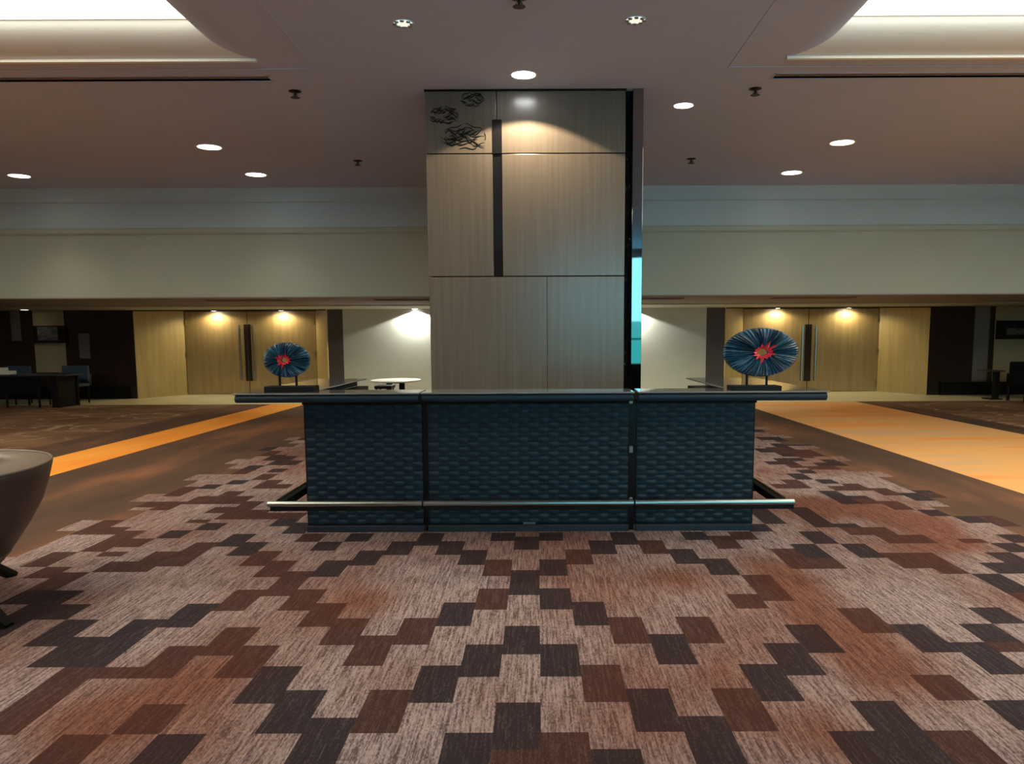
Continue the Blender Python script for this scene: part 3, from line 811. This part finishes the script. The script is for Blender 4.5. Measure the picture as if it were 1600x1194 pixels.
# ------------------------------------------------------------------ ribbed discs on stands
def ribbed_disc(label, u, v, wpx, hpx, base_u0, base_u1, base_v, poles, mat_, hole_dx, rx, y, seed):
    z0 = zs_top
    pc = aty(u, v, y); x = pc.x; zc = pc.z - z0
    t = thing('ribbed_disc_ornament', label, 'ornament', (x, y, z0), group='ribbed disc ornaments on the bar')
    a0, a1 = aty(base_u0, base_v, y - .05).x - x, aty(base_u1, base_v, y - .05).x - x
    bh = aty(u, base_v, y - .05).z - z0
    box('base', (a0, a1, -.06, .06, 0, bh), 'blackmatt', t, bevel=.003)
    k = pc.y / F * 1.0
    RX, RZ = wpx / 2 * k, hpx / 2 * k
    for pu in poles:
        px = aty(pu, v + hpx / 2, y).x - x
        bm = bmesh.new(); tube(bm, [(px, 0, bh), (px, 0, zc - RZ * math.sqrt(max(.1, 1 - (px / RX) ** 2)) + .02)], .009, 10)
        obj('pole', bm, 'blackmatt', t)
    rnd = random.Random(seed); n = 120
    jit = [rnd.random() for _ in range(n)]
    bm = bmesh.new()
    radii = [.14, .22, .40, .62, .82, .95, 1.0]
    thick = [.010, .022, .032, .034, .026, .014, .0]
    hx = hole_dx * k
    rings = []
    for side in (-1, 1):
        rs = []
        for r, th in zip(radii, thick):
            ring = []
            for i in range(n):
                a = 2 * PI * i / n
                rib = (1 if i % 2 else -1) * .0045 * min(1, r * 2) + (jit[i] - .5) * .006
                rr = r * (1 + (.014 * (jit[i] - .5) if r > .9 else 0))
                off = hx * (1 - r)
                ring.append(bm.verts.new((off + RX * rr * math.cos(a), side * (th + (rib if th > 0 else 0)), RZ * rr * math.sin(a))))
            rs.append(ring)
        rings.append(rs)
        for p_, q_ in zip(rs, rs[1:]):
            for i in range(n): bm.faces.new((p_[i], p_[(i + 1) % n], q_[(i + 1) % n], q_[i]))
    A, B = rings[0][0], rings[1][0]
    for i in range(n): bm.faces.new((A[i], A[(i + 1) % n], B[(i + 1) % n], B[i]))
    bmesh.ops.remove_doubles(bm, verts=rings[0][-1] + rings[1][-1], dist=.0001)
    disc = obj('ribbed_disc', bm, mat_, t, loc=(0, 0, zc))
    # red star flare round the hole, spikes of unequal length
    bm = bmesh.new(); m_ = 26
    for side in (-1,):
        inn, out = [], []
        for i in range(m_):
            a = 2 * PI * i / m_
            ro = (.22 if i % 2 == 0 else .26 + .26 * rnd.random() ** 2)
            inn.append(bm.verts.new((hx * .84 + RX * .13 * math.cos(a), side * .0215, RZ * .15 * math.sin(a))))
            out.append(bm.verts.new((hx * .84 + RX * ro * math.cos(a), side * (.036 + .004 * (i % 2)), RZ * ro * math.sin(a))))
        inn2 = [bm.verts.new(v_.co + Vector((0, .012, 0))) for v_ in inn]
        out2 = [bm.verts.new(v_.co + Vector((0, .012, 0))) for v_ in out]
        for i in range(m_):
            j = (i + 1) % m_
            bm.faces.new((inn[i], inn[j], out[j], out[i])); bm.faces.new((inn2[i], inn2[j], out2[j], out2[i]))
            bm.faces.new((inn[i], inn[j], inn2[j], inn2[i])); bm.faces.new((out[i], out[j], out2[j], out2[i]))
    obj('red_flare', bm, 'ember', t, loc=(0, 0, zc))
    t.rotation_euler = (0, 0, 0)
    return t
ribbed_disc('smaller blue ribbed disc with red centre on black stand, on the left bar wing', 448, 562.5, 74, 55, 413, 490, 604, (437, 463), 'shell_a', -3, .18, 4.24, 3)
ribbed_disc('larger blue ribbed disc with red star centre on black stand, on the right bar wing', 1188.5, 550.5, 118, 76, 1143, 1221, 603, (1167, 1198), 'shell_b', 2, .28, 4.24, 9)

# ------------------------------------------------------------------ ceiling fittings
def downlight(label, u, v, z, r, lampmat, grp, watts=0, col=(1, .85, .62), spot=1.2, blend=.4, tilt=(0, 0), rx=1.5, at=None, wide=1.0):
    p = at or atz(u, v, z)
    t = thing('recessed_downlight', label, 'ceiling light', (p.x, p.y, z), group=grp)
    bm = bmesh.new(); lathe(bm, [(r, -.001), (r * 1.18, -.006), (r * 1.22, -.003), (r * 1.22, .0)], 32, rx, 1, cap=False)
    obj('trim_ring', bm, 'white', t, smooth=True)
    bm = bmesh.new(); lathe(bm, [(r * 1.01, -.004), (r * .6, -.008), (r * .2, -.009)], 32, rx, 1)
    obj('lamp', bm, lampmat, t)
    if watts:
        light('downlight_beam', 'SPOT', (0, 0, -.03), watts, col, t, spot_size=spot, spot_blend=blend, shadow_soft_size=.04, rot=(tilt[0], tilt[1], 0)).scale = (wide, 1, 1)
    return t
G1 = 'downlights in the high ceiling'; G2 = 'downlights in the low soffit by the doors'
downlight('bright white downlight just in front of the column top', 818, 117, ZC, .085, 'lampcool', G1, 300, (1, .80, .52), 1.60, .10, wide=1.78)
downlight('bright white downlight beside the mirrored right edge of the column', 1068, 165, ZC, .075, 'lampcool', G1, 30, (1, .86, .66), 1.5, .5)
for lab, u, v, w_ in (('lit downlight on the left half of the high ceiling, the nearer one of its three', 327, 230, 75),
                  ('lit downlight at the far left edge of the high ceiling near the fascia', 30, 275, 75),
                  ('lit downlight left of the column, nearest to the fascia and column', 400, 273, 75),
                  ('lit downlight right of the column, the nearer one of two near the fascia', 1316, 223, 42),
                  ('lit downlight right of the column, the one closest to the fascia', 1237, 270, 42)):
    downlight(lab, u, v, ZC, .11, 'lamp', G1, w_, spot=1.5, blend=1.0)
# faceted dim fittings
for lab, u, v in (('faceted dim glass downlight left of the column near the top of the view', 630, 36), ('faceted dim glass downlight right of the column near the top of the view', 993, 31)):
    t = downlight(lab, u, v, ZC, .055, 'lampdim', 'faceted downlights near the top', 25, spot=2.0, blend=1)
    bm = bmesh.new()
    for k in range(8):
        a = 2 * PI * k / 8
        lathe(bm, [(.001, -.012), (.012, -.016), (.014, -.008)], 8, 1.5, 1, at=(.05 * 1.5 * math.cos(a), .05 * math.sin(a), 0))
    obj('crystal', bm, 'steel', t)
# soffit fittings
for lab, u, v in (('left of the two downlights over the left double door', 325, 484), ('right of the two downlights over the left double door', 432, 484),
                  ('left of the two downlights over the right double door', 1222, 480), ('right of the two downlights over the right double door', 1335, 479)):
    x = aty(u, v, 15.3).x
    downlight(lab, 0, 0, ZS - .0, .09, 'lampcool', G2, 72, (1, .84, .44), 2.7, .6, at=Vector((x, 15.53, ZS)), wide=1.78)
t = downlight('small downlight over the dark wall at the far left of the soffit', 0, 0, ZS - .025, .06, 'lamp', G2, 4, spot=2.0, at=Vector((aty(38, 481, 14.2).x, 14.2, ZS)))
for lab, u, w_ in (('spotlight washing the grey wall left of the column', 648, 470), ('spotlight washing the grey wall right of the column', 985, 470)):
    x = aty(u, 484, 14.55).x
    downlight(lab, 0, 0, ZS - .025, .05, 'lampcool', 'wall washing spotlights behind the column', w_, (1, 1, .88), 2.07, .2, at=Vector((x, 14.55, ZS)), wide=1.78)
# more fittings of the same hall outside the frame, nearer than the view
for k, (x, y) in enumerate(((-1.6, 2.0), (1.6, 2.0), (-1.6, -1.0), (1.6, -1.0))):
    light('hall_downlight', 'SPOT', (x, y, ZC - .03), 20, (1, .86, .72), spot_size=2.3, spot_blend=1, shadow_soft_size=.1)
# sprinklers
def sprinkler(label, u, v):
    p = atz(u, v, ZC - .04)
    t = thing('sprinkler_head', label, 'sprinkler', (p.x, p.y, ZC), group='ceiling sprinklers')
    bm = bmesh.new(); lathe(bm, [(.045, 0), (.045, -.008), (.03, -.016), (.012, -.02)], 20, 1.6, 1); obj('escutcheon', bm, 'frame', t)
    bm = bmesh.new(); tube(bm, [(0, 0, -.015), (0, 0, -.07)], .011, 10)
    for s in (-1, 1): tube(bm, [(s * .008, 0, -.03), (s * .028, 0, -.05), (s * .008, 0, -.07)], .005, 6)
    obj('body', bm, 'frame', t)
    bm = bmesh.new(); lathe(bm, [(.034, -.072), (.034, -.076)], 16, 1.6, 1); obj('deflector', bm, 'frame', t)
sprinkler('ceiling sprinkler left of the column near the slot vent', 461, 148)
sprinkler('small ceiling sprinkler left of the column, closer to the fascia', 559, 255)
sprinkler('ceiling sprinkler right of the column near the slot vent', 1180, 144)
sprinkler('small ceiling sprinkler right of the column, closer to the fascia', 1080, 252)
sprinkler('dark ceiling sprinkler at the top edge above the column', 811, 4)
# linear diffusers
for (a, b, lab) in ((XL + .1, -2.90, 'long dark slot vent in the ceiling left of the column'), (2.59, XR - .1, 'long dark slot vent in the ceiling right of the column')):
    t = thing('slot_vent', lab, 'vent', ((a + b) / 2, 6.275, ZC), group='slot vents in the high ceiling')
    h = (b - a) / 2
    bm = bmesh.new(); bx(bm, -h, h, -.068, -.055, -.006, .05); bx(bm, -h, h, .055, .068, -.006, .05)
    s = h if b < 0 else -h
    bx(bm, min(s, s - .02 if s > 0 else s + .02), max(s, s - .02 if s > 0 else s + .02), -.068, .068, -.006, .05)
    obj('frame', bm, 'ceil', t)
    bm = bmesh.new()
    for y in (-.025, .025): bx(bm, -h, h, y - .004, y + .004, .01, .05)
    obj('blade', bm, 'slotgrey', t)
for (u0, u1, lab) in ((588, 672, 'dark slot vent in the soffit just left of the column'), (1003, 1066, 'dark slot vent in the soffit just right of the column'),
                      (330, 455, 'slot vent in the soffit in front of the left double door'), (1205, 1330, 'slot vent in the soffit in front of the right double door')):
    a, b = X(u0, 11.6), X(u1, 11.6)
    t = thing('soffit_vent', lab, 'vent', ((a + b) / 2, 11.6, ZS), group='slot vents in the low soffit')
    h = (b - a) / 2
    bm = bmesh.new(); bx(bm, -h, h, -.12, .12, -.006, -.001); obj('backing', bm, 'blackmatt', t)
    bm = bmesh.new()
    for y in (-.12, -.04, .04, .12): bx(bm, -h, h, y - .006, y + .006, -.012, -.006)
    obj('blade', bm, 'ceil_low', t)

# ------------------------------------------------------------------ framed signs on the dark walls
def sign(label, u0, u1, v0, v1, pu0, pu1, pv0, pv1):
    a, b = aty(u0, v0, YW - .06), aty(u1, v1, YW - .06)
    cx, cz_ = (a.x + b.x) / 2, b.z
    t = thing('wall_screen', label, 'screen', (cx, YW - .03, cz_))
    box('surround', (a.x - cx, b.x - cx, -.03, .0, 0, a.z - b.z), 'black', t, bevel=.005)
    c, d = aty(pu0, pv0, YW - .06), aty(pu1, pv1, YW - .06)
    box('display', (c.x - cx, d.x - cx, -.036, -.03, d.z - cz_, c.z - cz_), 'print', t)
sign('black framed screen with a faint grey picture on the beige wall strip at far left', 50, 103, 509, 536, 58, 91, 511, 532)
sign('black framed screen partly cut off by the right edge of the view', 1558, 1612, 501, 530, 1573, 1606, 513, 523)

# ------------------------------------------------------------------ furniture at the far left
def leg(name, parent, x, y, z0, z1, r=.018, m='blackmatt'):
    bm = bmesh.new(); tube(bm, [(x, y, z0), (x, y, z1)], r, 8); obj(name, bm, m, parent)
YTB = 12.65
a, b = aty(-90, 583, YTB).x, aty(100, 583, YTB).x
t = thing('long_table', 'long table with a black skirt and grey top at the far left', 'table', ((a + b) / 2, YTB, 0))
h = (b - a) / 2
box('table_top', (-h, h, 0, .62, .735, .765), 'plinth', t, bevel=.006)
bm = bmesh.new()
nn = 120
for k in range(nn):
    x0, x1 = -h + .05 + (2 * h - .1 - .55) * k / nn, -h + .05 + (2 * h - .1 - .55) * (k + 1) / nn
    y0, y1 = .02 + .008 * math.sin(k * 1.4), .02 + .008 * math.sin((k + 1) * 1.4)
    bx(bm, x0, x1, min(y0, y1), min(y0, y1) + .012, .30, .735)
obj('skirt', bm, 'darkcloth', t)
for x in (-h + .1, -.9, 0, .75, h - .2):
    leg('leg', t, x, .04, 0, .74, .02); leg('leg', t, x + .03, .56, 0, .74, .02)
xl_ = h - .28
box('pedestal', (xl_ - .09, xl_ + .09, .05, .55, .0, .735), 'blackmatt', t)
def office_chair(label, x, y, rz, grp='blue chairs behind the long table'):
    t = thing('upholstered_chair', label, 'chair', (x, y, 0), rz, group=grp)
    box('seat', (-.34, .34, -.24, .24, .42, .50), 'chairblue', t, bevel=.03, seg=3)
    bm = bmesh.new()
    for i in range(9):
        pass
    box('backrest', (-.33, .33, .20, .27, .52, .93), 'chairblue', t, bevel=.03, seg=3)
    for sx2 in (-.3, .3):
        for sy in (-.2, .22):
            leg('leg', t, sx2, sy, 0, .43 if sy < 0 else .60, .016)
    return t
xc1 = aty(111, 580, 13.6).x
ch = office_chair('blue upholstered chair at the right end of the long table', xc1, 13.5, 0)
dup(ch, (aty(20, 578, 13.6).x, 13.5, 0), 'greenish blue chair behind the white box on the long table', 'blue chairs behind the long table')
pb = aty(8, 576, YTB + .3)
t = thing('paper_stack', 'white box of papers at the left edge on the long table', 'box', (pb.x, YTB + .3, .765))
box('lower_box', (-.25, .17, -.1, .1, 0, .085), 'white', t, bevel=.006)
box('upper_box', (-.25, .0, -.08, .08, .085, .16), 'white', t, bevel=.006)
# round cafe table behind the bar
pt = aty(619, 593.5, 13.3)
zt_ = pt.z
t = thing('round_table', 'round white-topped table in front of the bright grey wall', 'table', (pt.x, pt.y, 0))
R_ = 38.5 * pt.y / F
bm = bmesh.new(); lathe(bm, [(R_ * .97, zt_ - .038), (R_, zt_ - .025), (R_, zt_ - .005), (R_ * .985, zt_)], 48); obj('table_top', bm, 'tablewhite', t, smooth=False)
box('apron', (-.14, .14, -.02, .02, zt_ - .09, zt_ - .038), 'blackmatt', t)
for x in (-.17, .14):
    box('leg', (x - .06, x + .06, -.05, .05, 0.02, zt_ - .038), 'blackmatt', t, bevel=.004)
bm = bmesh.new(); lathe(bm, [(.34, 0), (.34, .02), (.05, .04)], 32); obj('foot', bm, 'blackmatt', t)
ps = aty(585, 604, 11.6)
t = thing('low_stool', 'low dark stool left of the round white table legs', 'stool', (ps.x, 12.4, 0))
zt = aty(585, 602, 12.4).z
box('seat', (-.19, .19, -.19, .19, zt - .07, zt), 'blackmatt', t, bevel=.015)
for x in (-.15, .15):
    for y in (-.15, .15): leg('leg', t, x, y, 0, zt - .06, .016)
# dark armchair and side table at the far right
yq = 13.0
xq = aty(1598, 600, yq).x + .22
t = thing('dark_armchair', 'black armchair cut off by the right edge of the view', 'chair', (xq, yq, 0), 0)
zt = aty(1580, 566, yq).z
box('backrest', (-.30, .34, .22, .32, .42, zt), 'darkcloth', t, bevel=.03, seg=3)
box('seat', (-.34, .38, -.26, .24, .34, .46), 'darkcloth', t, bevel=.03, seg=3)
for x in (-.40, .38): box('arm', (x, x + .07, -.26, .26, .40, .66), 'darkcloth', t, bevel=.02)
for x in (-.34, .38):
    for y in (-.22, .25): leg('leg', t, x, y, 0, .36, .03)
xt2 = aty(1562, 580, 13.3).x + .02
t = thing('side_table', 'small pale side table left of the black armchair', 'table', (xt2, 13.35, 0))
zt2 = aty(1560, 579, 13.35).z
box('table_top', (-.20, .18, .02, .40, zt2 - .03, zt2), 'plinth', t, bevel=.005)
box('pedestal', (.02, .12, .1, .2, .02, zt2 - .03), 'blackmatt', t)
box('foot', (-.1, .18, .05, .35, 0, .025), 'blackmatt', t)

# ------------------------------------------------------------------ tub chair at the left edge
def tub_chair():
    pf = atz(22, 962, 0)
    # rounded shell: outer and inner skins swept round the seat, flaring outwards to the top
    t = thing('tub_armchair', 'brown leather tub armchair at the left edge, top rim turned to the room', 'chair', (-3.54, 3.02, 0), 0)
    zt = .81
    levels = [(.14, .36), (.23, .46), (.33, .54), (.43, .61), (.57, .69), (.70, .735), (zt - .015, .76), (zt, .745)]
    n = 40
    a0, a1 = math.radians(-118), math.radians(150)
    def ring(r, z, sxx=.85, syy=.80):
        out = []
        for i in range(n + 1):
            a = a0 + (a1 - a0) * i / n
            out.append((r * sxx * math.cos(a), r * syy * math.sin(a), z))
        return out
    bm = bmesh.new()
    outer = [[bm.verts.new(p) for p in ring(r, z)] for z, r in levels]
    for A, B in zip(outer, outer[1:]):
        for i in range(n): bm.faces.new((A[i], A[i + 1], B[i + 1], B[i])).material_index = 0
    inner = [[bm.verts.new(p) for p in ring(r - (.13 + .14 * max(0, z - .3) / .5), z)] for z, r in levels]
    for A, B in zip(inner, inner[1:]):
        for i in range(n): bm.faces.new((A[i], B[i], B[i + 1], A[i + 1])).material_index = 1
    A, B = outer[-1], inner[-1]
    mid = [bm.verts.new(((p.co + q.co) / 2) + Vector((0, 0, .018))) for p, q in zip(A, B)]
    for i in range(n):
        bm.faces.new((A[i], A[i + 1], mid[i + 1], mid[i])).material_index = 1
        bm.faces.new((mid[i], mid[i + 1], B[i + 1], B[i])).material_index = 1
    for i in (0, n):
        for k in range(len(levels) - 1):
            bm.faces.new((outer[k][i], outer[k + 1][i], inner[k + 1][i], inner[k][i])).material_index = 0
        bm.faces.new((A[i], mid[i], B[i]))
    for i in range(n): bm.faces.new((outer[0][i], inner[0][i], inner[0][i + 1], outer[0][i + 1]))
    o = obj('shell', bm, ['tub', 'tubin'], t, smooth=True)
    bm = bmesh.new(); tube(bm, [(p[0], p[1], p[2] + .004) for p in ring(.752, zt - .002)], .008, 8); obj('piping', bm, 'tubin', t, smooth=True)
    bm = bmesh.new(); lathe(bm, [(.40, .22), (.50, .27), (.54, .40), (.50, .45), (.2, .47)], 32, .85, .80); obj('seat_cushion', bm, 'tubin', t, smooth=True)
    bm = bmesh.new(); lathe(bm, [(.30, .13), (.40, .17)], 32, .85, .80); obj('seat_base', bm, 'tub', t)
    for x, y in ((.68, -.16), (.08, .50), (-.57, .16), (-.04, -.50)):
        bm = bmesh.new(); tube(bm, [(x, y, 0), (x * .8, y * .8, .09), (x * .55, y * .55, .20)], [.028, .035, .055], 8); obj('leg', bm, 'blackmatt', t)
    return t
tub_chair()
